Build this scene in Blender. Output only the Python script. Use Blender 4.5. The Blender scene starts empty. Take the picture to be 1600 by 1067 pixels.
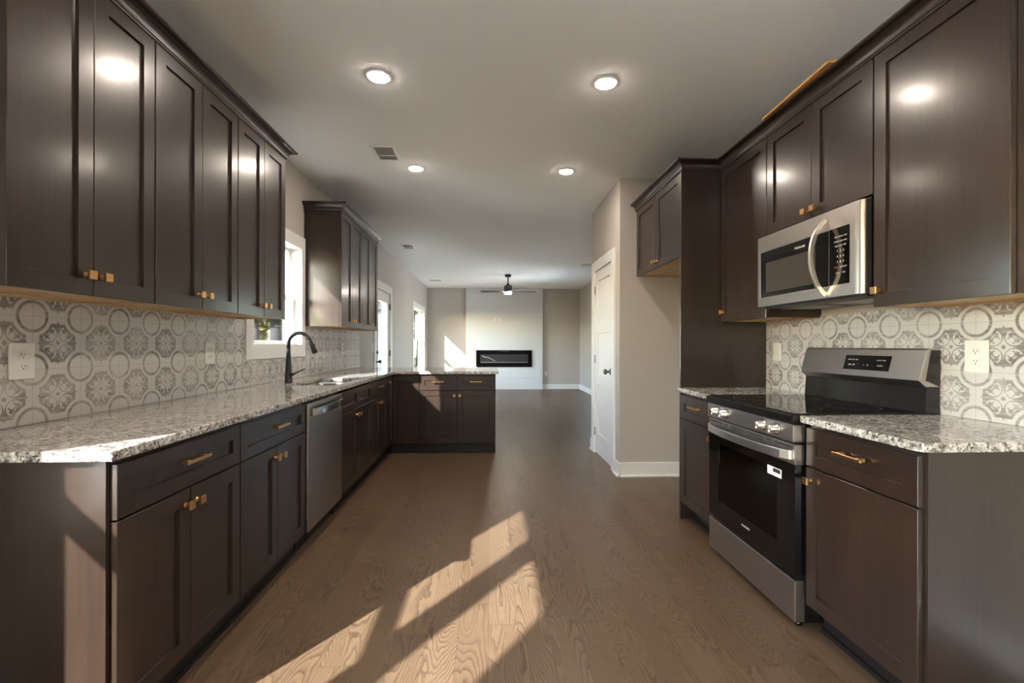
import bpy, bmesh, math, random
from mathutils import Vector, Matrix
random.seed(7)
S = bpy.context.scene
COL = S.collection
PI = math.pi

# ------------------------------------------------------------------ camera, world, sun, exposure
F_PX, YAW, ROLL, VY, CAM_H = 711.44, 0.0502, 0.0024, 538.54, 1.2096
cd = bpy.data.cameras.new('camera'); cam = bpy.data.objects.new('camera', cd); COL.objects.link(cam)
cd.sensor_fit = 'HORIZONTAL'; cd.sensor_width = 36.0; cd.lens = 36.0 * F_PX / 1600.0
cd.shift_y = (VY - 533.5) / 1600.0
cd.clip_start = 0.02; cd.clip_end = 300
cam.matrix_world = Matrix.Translation((0, 0, CAM_H)) @ Matrix.Rotation(-YAW, 4, 'Z') @ Matrix.Rotation(PI / 2, 4, 'X') @ Matrix.Rotation(ROLL, 4, 'Z')
S.camera = cam

SUN_DIR = Vector((0.725, 1.0, -0.71)).normalized()      # the way the sunlight travels
W = bpy.data.worlds.new('world'); S.world = W; W.use_nodes = True
wn = W.node_tree.nodes; wn.clear()
wo = wn.new('ShaderNodeOutputWorld'); wb = wn.new('ShaderNodeBackground'); sk = wn.new('ShaderNodeTexSky')
sk.sky_type = 'NISHITA'; sk.sun_disc = False
sk.sun_elevation = math.asin(-SUN_DIR.z); sk.sun_rotation = math.atan2(-SUN_DIR.x, -SUN_DIR.y)
sk.air_density = 1.0; sk.dust_density = 1.0
wb.inputs['Strength'].default_value = 1.0
W.node_tree.links.new(sk.outputs[0], wb.inputs[0]); W.node_tree.links.new(wb.outputs[0], wo.inputs[0])
sd = bpy.data.lights.new('sun', 'SUN'); sun = bpy.data.objects.new('sun', sd); COL.objects.link(sun)
sd.energy = 34.0; sd.angle = math.radians(0.7); sd.color = (1.0, 0.985, 0.97)
sun.rotation_euler = SUN_DIR.to_track_quat('-Z', 'Y').to_euler(); sun.location = (-8, -8, 8)
LAMP = 74.0                                                # strength of the recessed lamps' lenses
S.view_settings.view_transform = 'Standard'; S.view_settings.look = 'None'
S.view_settings.exposure = 2.15; S.view_settings.gamma = 1.0; S.view_settings.use_curve_mapping = False
S.cycles.use_denoising = True
S.cycles.max_bounces = 10; S.cycles.diffuse_bounces = 5; S.cycles.glossy_bounces = 4
S.cycles.transparent_max_bounces = 12; S.cycles.sample_clamp_indirect = 6.0
S.cycles.caustics_reflective = False; S.cycles.caustics_refractive = False

# ------------------------------------------------------------------ small node-expression helper
def lin(c):
    return tuple(((v / 12.92) if v <= 0.04045 else ((v + 0.055) / 1.055) ** 2.4) for v in c)
def rgb(r, g, b):
    return (*lin((r / 255, g / 255, b / 255)), 1.0)

class X:
    """a scalar socket that builds math nodes"""
    def __init__(s, nt, sock): s.nt, s.k = nt, sock
    def _m(s, op, *a, clamp=False):
        n = s.nt.nodes.new('ShaderNodeMath'); n.operation = op; n.use_clamp = clamp
        for i, v in enumerate((s,) + a):
            if isinstance(v, X): s.nt.links.new(v.k, n.inputs[i])
            else: n.inputs[i].default_value = v
        return X(s.nt, n.outputs[0])
    def __add__(s, o): return s._m('ADD', o)
    def __radd__(s, o): return s._m('ADD', o)
    def __sub__(s, o): return s._m('SUBTRACT', o)
    def __rsub__(s, o): return (s * -1.0) + o
    def __mul__(s, o): return s._m('MULTIPLY', o)
    def __rmul__(s, o): return s._m('MULTIPLY', o)
    def __truediv__(s, o): return s._m('DIVIDE', o)
    def abs(s): return s._m('ABSOLUTE')
    def fract(s): return s._m('FRACT')
    def floor(s): return s._m('FLOOR')
    def sqrt(s): return s._m('SQRT')
    def sin(s): return s._m('SINE')
    def max(s, o): return s._m('MAXIMUM', o)
    def min(s, o): return s._m('MINIMUM', o)
    def lt(s, v, w=0.004): return ((s * -1.0 + v) * (1.0 / w))._m('ADD', 0.5, clamp=True)     # soft s < v
    def gt(s, v, w=0.004): return ((s - v) * (1.0 / w))._m('ADD', 0.5, clamp=True)
    def clamp(s): return s._m('ADD', 0.0, clamp=True)

class Mat:
    def __init__(s, name):
        s.m = bpy.data.materials.new(name); s.m.use_nodes = True
        s.nt = s.m.node_tree; s.N = s.nt.nodes; s.L = s.nt.links
        s.b = s.N['Principled BSDF']
    def set(s, **k):
        for a, v in k.items():
            i = s.b.inputs[a.replace('_', ' ')]
            if isinstance(v, X): s.L.new(v.k, i)
            elif hasattr(v, 'is_linked'): s.L.new(v, i)
            else: i.default_value = v
        return s
    def coord(s, kind='Object'):
        if not hasattr(s, '_tc'): s._tc = s.N.new('ShaderNodeTexCoord')
        return s._tc.outputs[kind]
    def xyz(s, kind='Object'):
        n = s.N.new('ShaderNodeSeparateXYZ'); s.L.new(s.coord(kind), n.inputs[0])
        return [X(s.nt, o) for o in n.outputs]
    def vec(s, x, y, z):
        n = s.N.new('ShaderNodeCombineXYZ')
        for i, v in enumerate((x, y, z)):
            if isinstance(v, X): s.L.new(v.k, n.inputs[i])
            else: n.inputs[i].default_value = v
        return n.outputs[0]
    def noise(s, vec, scale=1.0, detail=2.0, rough=0.5, dist=0.0):
        n = s.N.new('ShaderNodeTexNoise'); s.L.new(vec, n.inputs['Vector'])
        n.inputs['Scale'].default_value = scale; n.inputs['Detail'].default_value = detail
        n.inputs['Roughness'].default_value = rough; n.inputs['Distortion'].default_value = dist
        return X(s.nt, n.outputs[0])
    def white(s, vec):
        n = s.N.new('ShaderNodeTexWhiteNoise'); n.noise_dimensions = '3D'; s.L.new(vec, n.inputs['Vector'])
        return X(s.nt, n.outputs['Value'])
    def voro(s, vec, scale, feature='F1', out='Distance'):
        n = s.N.new('ShaderNodeTexVoronoi'); n.feature = feature; s.L.new(vec, n.inputs['Vector'])
        n.inputs['Scale'].default_value = scale
        return n.outputs[out]
    def ramp(s, fac, stops):
        n = s.N.new('ShaderNodeValToRGB'); e = n.color_ramp.elements
        while len(e) < len(stops): e.new(0.5)
        for el, (p, c) in zip(e, stops): el.position = p; el.color = c
        s.L.new(fac.k if isinstance(fac, X) else fac, n.inputs[0]); return n.outputs[0]
    def mix(s, fac, a, b, mode='MIX'):
        n = s.N.new('ShaderNodeMix'); n.data_type = 'RGBA'; n.blend_type = mode
        for i, v in ((0, fac), (6, a), (7, b)):
            if isinstance(v, X): s.L.new(v.k, n.inputs[i])
            elif hasattr(v, 'is_linked'): s.L.new(v, n.inputs[i])
            else: n.inputs[i].default_value = v
        return n.outputs[2]
    def bump(s, h, strength=0.2, dist=0.002):
        n = s.N.new('ShaderNodeBump'); n.inputs['Strength'].default_value = strength; n.inputs['Distance'].default_value = dist
        s.L.new(h.k if isinstance(h, X) else h, n.inputs['Height']); s.L.new(n.outputs[0], s.b.inputs['Normal'])

def simple(name, col, rough=0.5, metal=0.0, noise=0.03, scale=40.0, bump=0.0, **kw):
    m = Mat(name); c = m.coord()
    n = m.noise(c, scale, 3.0)
    a = tuple(max(0, v * (1 - noise)) for v in col[:3]) + (1,); b = tuple(v * (1 + noise) for v in col[:3]) + (1,)
    m.set(Base_Color=m.mix(n, a, b), Roughness=rough, Metallic=metal, **kw)
    if bump: m.bump(m.noise(c, scale * 3, 2.0), bump, 0.001)
    return m.m

M = {}
def make_materials():
    # dark stained cabinet wood, grain along z
    def wood(name, dark, light, rough):
        m = Mat(name); x, y, z = m.xyz()
        oi = m.N.new('ShaderNodeObjectInfo'); r = X(m.nt, oi.outputs['Random'])
        v = m.vec(x * 70.0 + r * 40.0, y * 70.0, z * 3.0 + r * 9.0)
        g = m.noise(v, 1.0, 4.0, 0.6)
        v2 = m.vec(x * 7.0 + r * 13.0, y * 7.0, z * 1.2 + r * 5.0)
        g2 = m.noise(v2, 1.0, 2.0)
        f = (g * 0.50 + g2 * 0.50 + (r - 0.5) * 0.12)
        m.set(Base_Color=m.ramp(f, [(0.34, dark), (0.66, light)]), Roughness=rough)
        m.b.inputs['Specular IOR Level'].default_value = 0.32
        m.b.inputs['Coat Weight'].default_value = 0.42; m.b.inputs['Coat Roughness'].default_value = 0.17
        m.bump(m.noise(m.vec(x * 260.0, y * 260.0, z * 60.0), 1.0, 3.0), 0.10, 0.0006)
        return m.m
    M['wood'] = wood('dark_stained_wood', rgb(37, 27, 22), rgb(51, 38, 31), 0.31)
    M['toe'] = simple('black_toe_board', rgb(26, 21, 20), 0.45)
    # raw wood
    m = Mat('raw_maple'); x, y, z = m.xyz()
    m.set(Base_Color=m.ramp(m.noise(m.vec(x * 6.0, y * 6.0, z * 60.0), 1.0, 3.0), [(0.3, rgb(186, 154, 112)), (0.7, rgb(210, 182, 142))]), Roughness=0.55)
    M['maple'] = m.m
    m = Mat('raw_pine'); x, y, z = m.xyz()
    m.set(Base_Color=m.ramp(m.noise(m.vec(x * 60.0, y * 5.0, z * 60.0), 1.0, 3.0), [(0.3, rgb(182, 130, 66)), (0.7, rgb(214, 164, 96))]), Roughness=0.6)
    M['pine'] = m.m
    # granite
    m = Mat('speckled_granite'); c = m.coord()
    big = m.noise(c, 16.0, 3.0, 0.6); med = m.noise(c, 58.0, 4.0, 0.7)
    base = m.ramp(med * 0.7 + big * 0.3, [(0.38, rgb(82, 76, 73)), (0.47, rgb(152, 146, 140)), (0.58, rgb(208, 204, 200))])
    sp = m.noise(c, 115.0, 3.0, 0.7); cl = m.noise(c, 34.0, 2.0)
    dark = (sp + (cl - 0.5) * 0.45).lt(0.415, 0.03)
    wh = m.noise(m.vec(*[k * 1.0 + 7.3 for k in m.xyz()]), 95.0, 2.0).gt(0.64, 0.05)
    base = m.mix(wh * 0.7, base, rgb(240, 238, 234))
    base = m.mix(dark * 0.9, base, rgb(52, 48, 48))
    m.set(Base_Color=base, Roughness=0.09); m.b.inputs['Specular IOR Level'].default_value = 0.5
    M['granite'] = m.m
    # patterned cement-look tile, one repeat = one tile of T metres
    def tile(name, y_ref, z_ref, T=0.1965):
        m = Mat(name); x, y, z = m.xyz()
        ty, tz = (y - y_ref) / T, (z - z_ref) / T
        p, q = ty.fract(), tz.fract()
        a, b = (p - 0.5).abs(), (q - 0.5).abs()
        def d(u, v): 
            du, dv = a - u, b - v
            return (du * du + dv * dv).sqrt()
        rc = d(0.5, 0.5); r0 = d(0.0, 0.0); mx = a.max(b); mn = a.min(b)
        ring = rc.gt(0.246, 0.012) * rc.lt(0.304, 0.012)
        plaque = rc.gt(0.372, 0.01) * mx.lt(0.375, 0.01)
        inner = rc.gt(0.425, 0.01) * mx.lt(0.318, 0.01)
        spike = (mn + (mx - 0.375) * 0.55).lt(0.026, 0.01) * mx.gt(0.37) * mx.lt(0.43)
        heart = d(0.178, 0.178).lt(0.146, 0.012) * mn.gt(0.030, 0.02)
        star = (a.sqrt() + b.sqrt()).lt(0.50, 0.02)
        dots = d(0.125, 0.235).lt(0.044, 0.012).max(d(0.235, 0.125).lt(0.044, 0.012)).max(r0.lt(0.04, 0.01))
        stalk = d(0.13, 0.13).gt(0.055, 0.01) * d(0.13, 0.13).lt(0.078, 0.01) * (a + b).gt(0.22, 0.02)
        white = heart.max(star) * inner
        motif = (plaque - white).max(0.0).max((dots.max(stalk)) * inner)
        g = ring.max(motif).max(spike)
        # worn print: streaks and per-tile strength
        wn_ = m.noise(m.vec(x * 1.0, y * 14.0, z * 95.0), 1.0, 3.0, 0.65)
        wl = m.noise(m.vec(x, y * 9.0, z * 9.0), 1.0, 2.0)
        rt = m.white(m.vec(ty.floor(), tz.floor(), 3.0))
        ink = g * ((wn_ * 1.35 + wl * 0.9 + rt * 0.36 - 0.68).clamp())
        col = m.mix(ink, rgb(200, 195, 192), rgb(112, 102, 95))
        gr = (p.min(1.0 - p)).min(q.min(1.0 - q)).lt(0.006, 0.004)
        col = m.mix(gr * 0.55, col, rgb(150, 144, 140))
        m.set(Base_Color=col, Roughness=0.32)
        m.bump(gr * -1.0, 0.25, 0.001)
        return m.m
    M['tile_left'] = tile('patterned_tile_left', 1.755, 1.310)
    M['tile_right'] = tile('patterned_tile_right', 1.729, 1.303)
    # oak plank floor: planks run along y
    m = Mat('oak_plank_floor'); x, y, z = m.xyz()
    PW, PL = 0.127, 1.15
    ix = (x / PW).floor(); off = m.white(m.vec(ix, 5.0, 1.0)) * PL
    iy = ((y + off) / PL).floor(); r = m.white(m.vec(ix, iy, 2.0)); r2 = m.white(m.vec(ix, iy, 9.0))
    sx = x + r * 37.0; sy = y + r2 * 53.0
    warp = m.noise(m.vec(sx * 26.0, sy * 6.0, r * 20.0), 1.0, 3.0, 0.55)
    warp2 = m.noise(m.vec(sx * 7.0, sy * 2.2, r * 31.0), 1.0, 2.0, 0.5)
    hill = m.noise(m.vec(sx * 5.5, sy * 0.75, r * 50.0), 1.0, 1.0, 0.4) + warp * 0.045 + warp2 * 0.15
    ringv = (hill * (r2 * 26.0 + 30.0)).fract()
    late = ringv * ringv * ringv                                  # each ring darkens towards its outer edge
    late = late * (m.noise(m.vec(sx * 3.0, sy * 2.0, 4.0), 1.0, 2.0) * 1.7 - 0.15).clamp()
    pores = m.noise(m.vec(sx * 420.0, sy * 16.0, 0.0), 1.0, 2.0)
    tone = m.ramp(r, [(0.0, rgb(99, 80, 61)), (0.35, rgb(106, 86, 67)), (0.7, rgb(111, 91, 72)), (1.0, rgb(102, 82, 64))])
    col = m.mix(late * 0.95, tone, rgb(50, 35, 25))
    col = m.mix(pores.lt(0.42, 0.12) * 0.30, col, rgb(72, 50, 36))
    fx = (x / PW).fract(); fy = ((y + off) / PL).fract()
    seam = fx.min(1.0 - fx).lt(0.008, 0.008).max(fy.min(1.0 - fy).lt(0.0012, 0.001))
    col = m.mix(seam * 0.55, col, rgb(60, 42, 30))
    m.set(Base_Color=col, Roughness=0.36); m.bump(seam * -1.0 + late * -0.12, 0.2, 0.0008)
    M['floor'] = m.m
    M['wall'] = simple('greige_wall_paint', rgb(186, 179, 172), 0.75, noise=0.012, scale=9, bump=0.04)
    M['ceiling'] = simple('white_ceiling_paint', rgb(242, 243, 243), 0.85, noise=0.01, scale=8, bump=0.05)
    M['trim'] = simple('white_semigloss_trim', rgb(232, 231, 228), 0.38, noise=0.01)
    M['shiplap'] = simple('white_shiplap_paint', rgb(208, 209, 209), 0.55, noise=0.012)
    M['plate'] = simple('white_plastic', rgb(228, 224, 218), 0.35, noise=0.01)
    M['slot'] = simple('dark_slot', rgb(40, 36, 34), 0.6)
    # brushed stainless
    def steel(name, col, rough, sc):
        m = Mat(name); x, y, z = m.xyz()
        n = m.noise(m.vec(x * sc[0], y * sc[1], z * sc[2]), 1.0, 2.0, 0.5)
        m.set(Base_Color=m.mix(n, tuple(v * 0.97 for v in col[:3]) + (1,), col), Metallic=1.0, Roughness=(n * 0.03 + (rough - 0.015)))
        m.b.inputs['Anisotropic'].default_value = 0.2
        return m.m
    M['steel'] = steel('brushed_stainless', rgb(178, 171, 165), 0.35, (2, 900, 900))
    M['steel_dark'] = steel('brushed_stainless_dishwasher', rgb(168, 160, 153), 0.33, (900, 900, 2))
    M['chrome'] = simple('polished_steel', rgb(205, 200, 194), 0.12, 1.0)
    M['chrome_soft'] = simple('satin_bright_steel', rgb(214, 210, 205), 0.30, 1.0)
    M['sink'] = simple('satin_sink_steel', rgb(190, 188, 184), 0.24, 1.0)
    M['brass'] = simple('brushed_brass', rgb(204, 160, 108), 0.28, 1.0, noise=0.06, scale=120)
    M['black'] = simple('black_enamel', rgb(20, 18, 18), 0.22)
    M['oven_enamel'] = simple('dark_oven_enamel', rgb(205, 192, 180), 0.4)
    M['black_matte'] = simple('matte_black', rgb(30, 30, 31), 0.42)
    M['black_glass'] = simple('black_glass', rgb(12, 10, 10), 0.05)
    M['fire_glass'] = simple('dark_fireplace_glass', rgb(14, 13, 14), 0.25); M['fire_glass'].node_tree.nodes['Principled BSDF'].inputs['Specular IOR Level'].default_value = 0.15
    M['mw_glass'] = simple('smoked_microwave_window', rgb(62, 57, 54), 0.16)
    M['grey_print'] = simple('grey_print', rgb(196, 192, 188), 0.5)
    M['red_print'] = simple('red_print', rgb(150, 60, 40), 0.5)
    M['filter'] = simple('grease_filter_metal', rgb(130, 126, 122), 0.4, 1.0, noise=0.3, scale=300)
    M['nickel'] = simple('satin_nickel', rgb(120, 114, 108), 0.3, 1.0)
    M['hinge'] = simple('hinge_steel', rgb(160, 156, 150), 0.35, 1.0)
    M['bronze'] = simple('dark_bronze_fan_metal', rgb(78, 74, 70), 0.4, 0.6)
    M['blade'] = simple('dark_fan_blade', rgb(62, 57, 53), 0.45)
    M['ember'] = simple('white_ember_bed', rgb(190, 186, 180), 0.5, noise=0.3, scale=60)
    M['screen'] = simple('fireplace_screen_back', rgb(44, 42, 44), 0.45)
    M['siding'] = simple('pale_clapboard', rgb(214, 219, 226), 0.6)
    M['paving'] = simple('pale_concrete', rgb(226, 222, 214), 0.8)
    M['roofing'] = simple('grey_shingle', rgb(92, 88, 86), 0.85, noise=0.2, scale=20)
    M['duct'] = simple('grey_duct', rgb(128, 126, 123), 0.7)
    M['label'] = simple('white_paper_label', rgb(232, 232, 232), 0.5)
    M['bark'] = simple('tree_bark', rgb(24, 24, 27), 0.9, noise=0.35, scale=14)
    def leafm(name, a, b):
        m = Mat(name); m.set(Base_Color=m.ramp(m.noise(m.coord(), 2.2, 3.0), [(0.35, a), (0.65, b)]), Roughness=0.6); return m.m
    M['leaf'] = leafm('green_leaves', rgb(30, 42, 20), rgb(62, 72, 34))
    M['leaf_yellow'] = leafm('yellow_autumn_leaves', rgb(84, 80, 34), rgb(124, 114, 54))
    m = Mat('leaf_litter_ground'); c = m.coord()
    n = m.noise(c, 1.3, 5.0, 0.65); n2 = m.noise(c, 9.0, 4.0, 0.7)
    m.set(Base_Color=m.ramp(n * 0.5 + n2 * 0.5, [(0.36, rgb(26, 25, 16)), (0.48, rgb(76, 62, 40)), (0.62, rgb(122, 102, 66))]), Roughness=0.95)
    m.bump(n2, 0.5, 0.05); M['ground'] = m.m
    # clear window glass: what passes is seen straight through, grazing views mirror
    def glass(name, tint, refl):
        m = Mat(name); N, L = m.N, m.L
        out = N['Material Output']; N.remove(m.b)
        t = N.new('ShaderNodeBsdfTransparent'); t.inputs[0].default_value = tint
        g = N.new('ShaderNodeBsdfGlossy'); g.inputs['Roughness'].default_value = 0.02
        fr = N.new('ShaderNodeFresnel'); fr.inputs[0].default_value = 1.45
        mu = N.new('ShaderNodeMath'); mu.operation = 'MULTIPLY'; mu.inputs[1].default_value = refl; mu.use_clamp = True
        mx = N.new('ShaderNodeMixShader'); L.new(fr.outputs[0], mu.inputs[0]); L.new(mu.outputs[0], mx.inputs[0])
        L.new(t.outputs[0], mx.inputs[1]); L.new(g.outputs[0], mx.inputs[2]); L.new(mx.outputs[0], out.inputs[0])
        return m.m
    M['glass'] = glass('clear_window_glass', (0.96, 0.985, 0.975, 1), 0.8)
    M['oven_glass'] = glass('tinted_oven_glass', (0.90, 0.84, 0.78, 1), 1.0)
    def emit(name, col, st):
        m = Mat(name); m.set(Base_Color=(0.9, 0.9, 0.9, 1), Roughness=0.5)
        m.b.inputs['Emission Color'].default_value = col; m.b.inputs['Emission Strength'].default_value = st
        return m.m
    M['lamp'] = emit('warm_led_lens', (1.0, 0.87, 0.735, 1), LAMP)
    M['fan_lamp'] = emit('fan_led_lens', (1.0, 0.88, 0.76, 1), 34.0)
make_materials()

# ------------------------------------------------------------------ mesh helpers
class MB:
    def __init__(s): s.bm = bmesh.new()
    def box(s, x0, x1, y0, y1, z0, z1, bev=0.0, seg=1, mi=0):
        bm = s.bm; vs = [bm.verts.new((x, y, z)) for x in (x0, x1) for y in (y0, y1) for z in (z0, z1)]
        fs = []
        for q in ((0, 1, 3, 2), (4, 6, 7, 5), (0, 4, 5, 1), (2, 3, 7, 6), (0, 2, 6, 4), (1, 5, 7, 3)):
            fs.append(bm.faces.new([vs[i] for i in q]))
        for f in fs: f.material_index = mi
        if bev:
            es = {e for f in fs for e in f.edges}
            r = bmesh.ops.bevel(bm, geom=list(es), offset=bev, segments=seg, profile=0.5, affect='EDGES')
            for f in r['faces']: f.material_index = mi
        return s
    def loops(s, L, cap0=True, cap1=True, closed=False, smooth=False, mi=0):
        """skin a list of equal-length closed loops of points"""
        bm = s.bm; V = [[bm.verts.new(p) for p in l] for l in L]; n = len(L[0])
        pairs = list(zip(V, V[1:])) + ([(V[-1], V[0])] if closed else [])
        for a, b in pairs:
            for i in range(n):
                f = bm.faces.new((a[i], a[(i + 1) % n], b[(i + 1) % n], b[i])); f.smooth = smooth; f.material_index = mi
        if not closed:
            if cap0: bm.faces.new(list(reversed(V[0]))).material_index = mi
            if cap1: bm.faces.new(V[-1]).material_index = mi
        return s
    def lathe(s, prof, c=(0, 0, 0), axis='z', n=24, smooth=True, mi=0):
        """prof: (radius, height) pairs"""
        L = []
        for r, h in prof:
            l = []
            for k in range(n):
                t = 2 * PI * k / n; u, v = r * math.cos(t), r * math.sin(t)
                p = {'z': (u, v, h), 'y': (u, h, v), 'x': (h, u, v)}[axis]
                l.append((c[0] + p[0], c[1] + p[1], c[2] + p[2]))
            L.append(l)
        return s.loops(L, smooth=smooth, mi=mi)
    def tube(s, pts, rad, n=12, smooth=True, flat=None, mi=0):
        """round (or flat=(w,h) rectangular) bar along 3D points; rad may be a list"""
        P = [Vector(p) for p in pts]; L = []
        up = None
        for i, p in enumerate(P):
            d = ((P[min(i + 1, len(P) - 1)] - P[max(i - 1, 0)])).normalized()
            if up is None:
                up = Vector((0, 0, 1)) if abs(d.z) < 0.9 else Vector((0, 1, 0))
            a = d.cross(up).normalized(); up2 = a.cross(d).normalized(); up = up2
            r = rad[i] if isinstance(rad, (list, tuple)) else rad
            if flat: L.append([p + a * (sx * flat[0]) + up2 * (sy * flat[1]) for sx, sy in ((-1, -1), (1, -1), (1, 1), (-1, 1))])
            else: L.append([p + a * (r * math.cos(2 * PI * k / n)) + up2 * (r * math.sin(2 * PI * k / n)) for k in range(n)])
        return s.loops(L, smooth=smooth and not flat, mi=mi)
    def prism(s, poly, axis, a, b, mi=0):
        """extrude a 2D polygon: axis 'x' -> poly is (y,z); 'y' -> (x,z); 'z' -> (x,y)"""
        f = {'x': lambda t, u, v: (t, u, v), 'y': lambda t, u, v: (u, t, v), 'z': lambda t, u, v: (u, v, t)}[axis]
        return s.loops([[f(a, u, v) for u, v in poly], [f(b, u, v) for u, v in poly]], mi=mi)
    def cells(s, xs, ys, solid, z0, z1):
        """flat slab made of the grid cells for which solid(i,j); outer and hole walls only"""
        bm = s.bm; V = {}
        def v(i, j, k):
            if (i, j, k) not in V: V[(i, j, k)] = bm.verts.new((xs[i], ys[j], (z0, z1)[k]))
            return V[(i, j, k)]
        nx, ny = len(xs) - 1, len(ys) - 1
        ok = lambda i, j: 0 <= i < nx and 0 <= j < ny and solid(i, j)
        for i in range(nx):
            for j in range(ny):
                if not ok(i, j): continue
                bm.faces.new((v(i, j, 1), v(i + 1, j, 1), v(i + 1, j + 1, 1), v(i, j + 1, 1)))
                bm.faces.new((v(i, j, 0), v(i, j + 1, 0), v(i + 1, j + 1, 0), v(i + 1, j, 0)))
                for (a, b, c, d) in ((i, j, i + 1, j), (i + 1, j, i + 1, j + 1), (i + 1, j + 1, i, j + 1), (i, j + 1, i, j)):
                    di, dj = {(0): (0, -1)}.get(0) if (a, b, c, d) == (i, j, i + 1, j) else (1, 0) if (a, b) == (i + 1, j) and (c, d) == (i + 1, j + 1) else (0, 1) if (a, b) == (i + 1, j + 1) else (-1, 0)
                    if not ok(i + di, j + dj):
                        bm.faces.new((v(a, b, 0), v(c, d, 0), v(c, d, 1), v(a, b, 1)))
        return s
    def build(s, name, mat, parent=None, bevel=0.0, seg=2, label=None):
        bm = s.bm
        bmesh.ops.recalc_face_normals(bm, faces=bm.faces[:])
        me = bpy.data.meshes.new(name); bm.to_mesh(me); bm.free()
        for m in (mat if isinstance(mat, (list, tuple)) else [mat]): me.materials.append(M[m] if isinstance(m, str) else m)
        o = bpy.data.objects.new(name, me); COL.objects.link(o)
        if parent is not None: o.parent = parent
        if bevel:
            b = o.modifiers.new('edge', 'BEVEL'); b.width = bevel; b.segments = seg; b.limit_method = 'ANGLE'; b.angle_limit = math.radians(40)
        if label: o['label'] = label
        return o

def tag(o, label, cat, group=None, kind=None):
    o['label'] = label; o['category'] = cat
    if group: o['group'] = group
    if kind: o['kind'] = kind
    return o
def thing(name, label, cat, loc=(0, 0, 0), rz=0.0, group=None, kind=None):
    o = bpy.data.objects.new(name, None); COL.objects.link(o); o.location = loc; o.rotation_euler = (0, 0, rz)
    o.empty_display_size = 0.1
    return tag(o, label, cat, group, kind)
def struct(o, label=None):
    o['kind'] = 'structure'
    if label: o['label'] = label
    return o
def copy_tree(o, parent=None):
    c = o.copy(); COL.objects.link(c)
    if parent is not None: c.parent = parent
    for ch in [k for k in bpy.data.objects if k.parent == o]: copy_tree(ch, c)
    return c
def text_mesh(name, s, size, mat, parent, mw, align='CENTER'):
    cu = bpy.data.curves.new(name, 'FONT'); cu.body = s; cu.size = size; cu.align_x = align; cu.align_y = 'CENTER'; cu.extrude = 0.0003
    t = bpy.data.objects.new(name + '_src', cu); COL.objects.link(t)
    dg = bpy.context.evaluated_depsgraph_get()
    me = bpy.data.meshes.new_from_object(t.evaluated_get(dg)); bpy.data.objects.remove(t); bpy.data.curves.remove(cu)
    me.materials.clear(); me.materials.append(M[mat]); me.transform(mw)
    o = bpy.data.objects.new(name, me); COL.objects.link(o); o.parent = parent
    return o
# text lying in a local xz plane, facing -y
TXT = lambda x, y, z: Matrix.Translation((x, y, z)) @ Matrix.Rotation(PI / 2, 4, 'X')

# ------------------------------------------------------------------ key dimensions (metres)
XL, XR, XR2, HC = -1.68, 1.957, 2.495, 2.742
YB, YF = -4.2, 12.43
WT = 0.115
CT, CB = 0.914, 0.884            # counter top and underside
UB, UT = 1.372, 2.432            # wall cabinets
FXL, FXR = -1.058, 1.335         # base door faces
UXL, UXR = -1.345, 1.621         # wall cabinet door faces

# ------------------------------------------------------------------ structure
def wall_with_holes(name, axis, c0, c1, u0, u1, z0, z1, holes, mat, label):
    """a wall slab between c0 (room face) and c1, running u0..u1, with rectangular holes (ua,ub,za,zb)"""
    us = sorted({u0, u1, *[h[0] for h in holes], *[h[1] for h in holes]})
    zs = sorted({z0, z1, *[h[2] for h in holes], *[h[3] for h in holes]})
    def solid(i, j):
        u, z = (us[i] + us[i + 1]) / 2, (zs[j] + zs[j + 1]) / 2
        return not any(h[0] < u < h[1] and h[2] < z < h[3] for h in holes)
    b = MB().cells(us, zs, solid, c0, c1)
    for v in b.bm.verts:
        u, z, c = v.co
        v.co = (c, u, z) if axis == 'x' else (u, c, z)
    return struct(b.build(name, mat), label)

W_SINK = (3.30, 4.150, 1.195, 2.065)
W_LIV = (10.15, 11.80, 0.50, 2.075)
W_DA = (-0.034, 0.70, 0.50, 2.035)
W_DB = (-0.81, -0.073, 0.50, 2.035)
W_DC = (-4.0, -1.2, 0.06, 2.035)
W_LR1 = (9.3, 10.6, 0.3, 2.2)
D_GLASS = (6.80, 7.83, 0.0, 2.09)
wall_with_holes('wall_left', 'x', XL, XL - WT, YB, YF, 0, HC, [W_SINK, W_LIV, W_DA, W_DB, W_DC, D_GLASS], 'wall', 'long greige wall with windows behind the sink counter')
wall_with_holes('wall_back', 'y', YB, YB - WT, XL - WT, XR + WT, 0, HC, [], 'wall', 'greige wall behind the camera')
wall_with_holes('wall_right', 'x', XR, XR + WT, YB, 4.1226, 0, HC, [], 'wall', 'greige wall behind the stove')
P_DOOR = (4.345, 5.105, 0.0, 2.05)
pw = wall_with_holes('wall_pantry', 'x', 1.196, 1.196 + WT, 4.1226, 5.25, 0, HC, [P_DOOR], 'wall', 'greige wall holding the white pantry door')
struct(MB().box(1.196 + WT, XR + WT, 4.1226, 4.1226 + WT, 0, HC).build('wall_alcove', 'wall'), 'greige wall at the back of the refrigerator alcove')
struct(MB().box(1.196 + WT, XR2 + WT, 5.25 - WT, 5.25, 0, HC).build('wall_pantry_back', 'wall'), 'greige wall behind the pantry')
wall_with_holes('wall_living_right', 'x', XR2, XR2 + WT, 5.25, YF, 0, HC, [W_LR1], 'wall', 'greige wall at the right of the living room')
struct(MB().box(XL - WT, XR2 + WT, YF, YF + WT, 0, HC).build('wall_far', 'wall'), 'greige far wall either side of the fireplace')
struct(MB().box(XL - WT, XR2 + WT, YB - WT, YF + WT, -0.12, 0).build('floor', 'floor'), 'brown oak plank floor')
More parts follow.
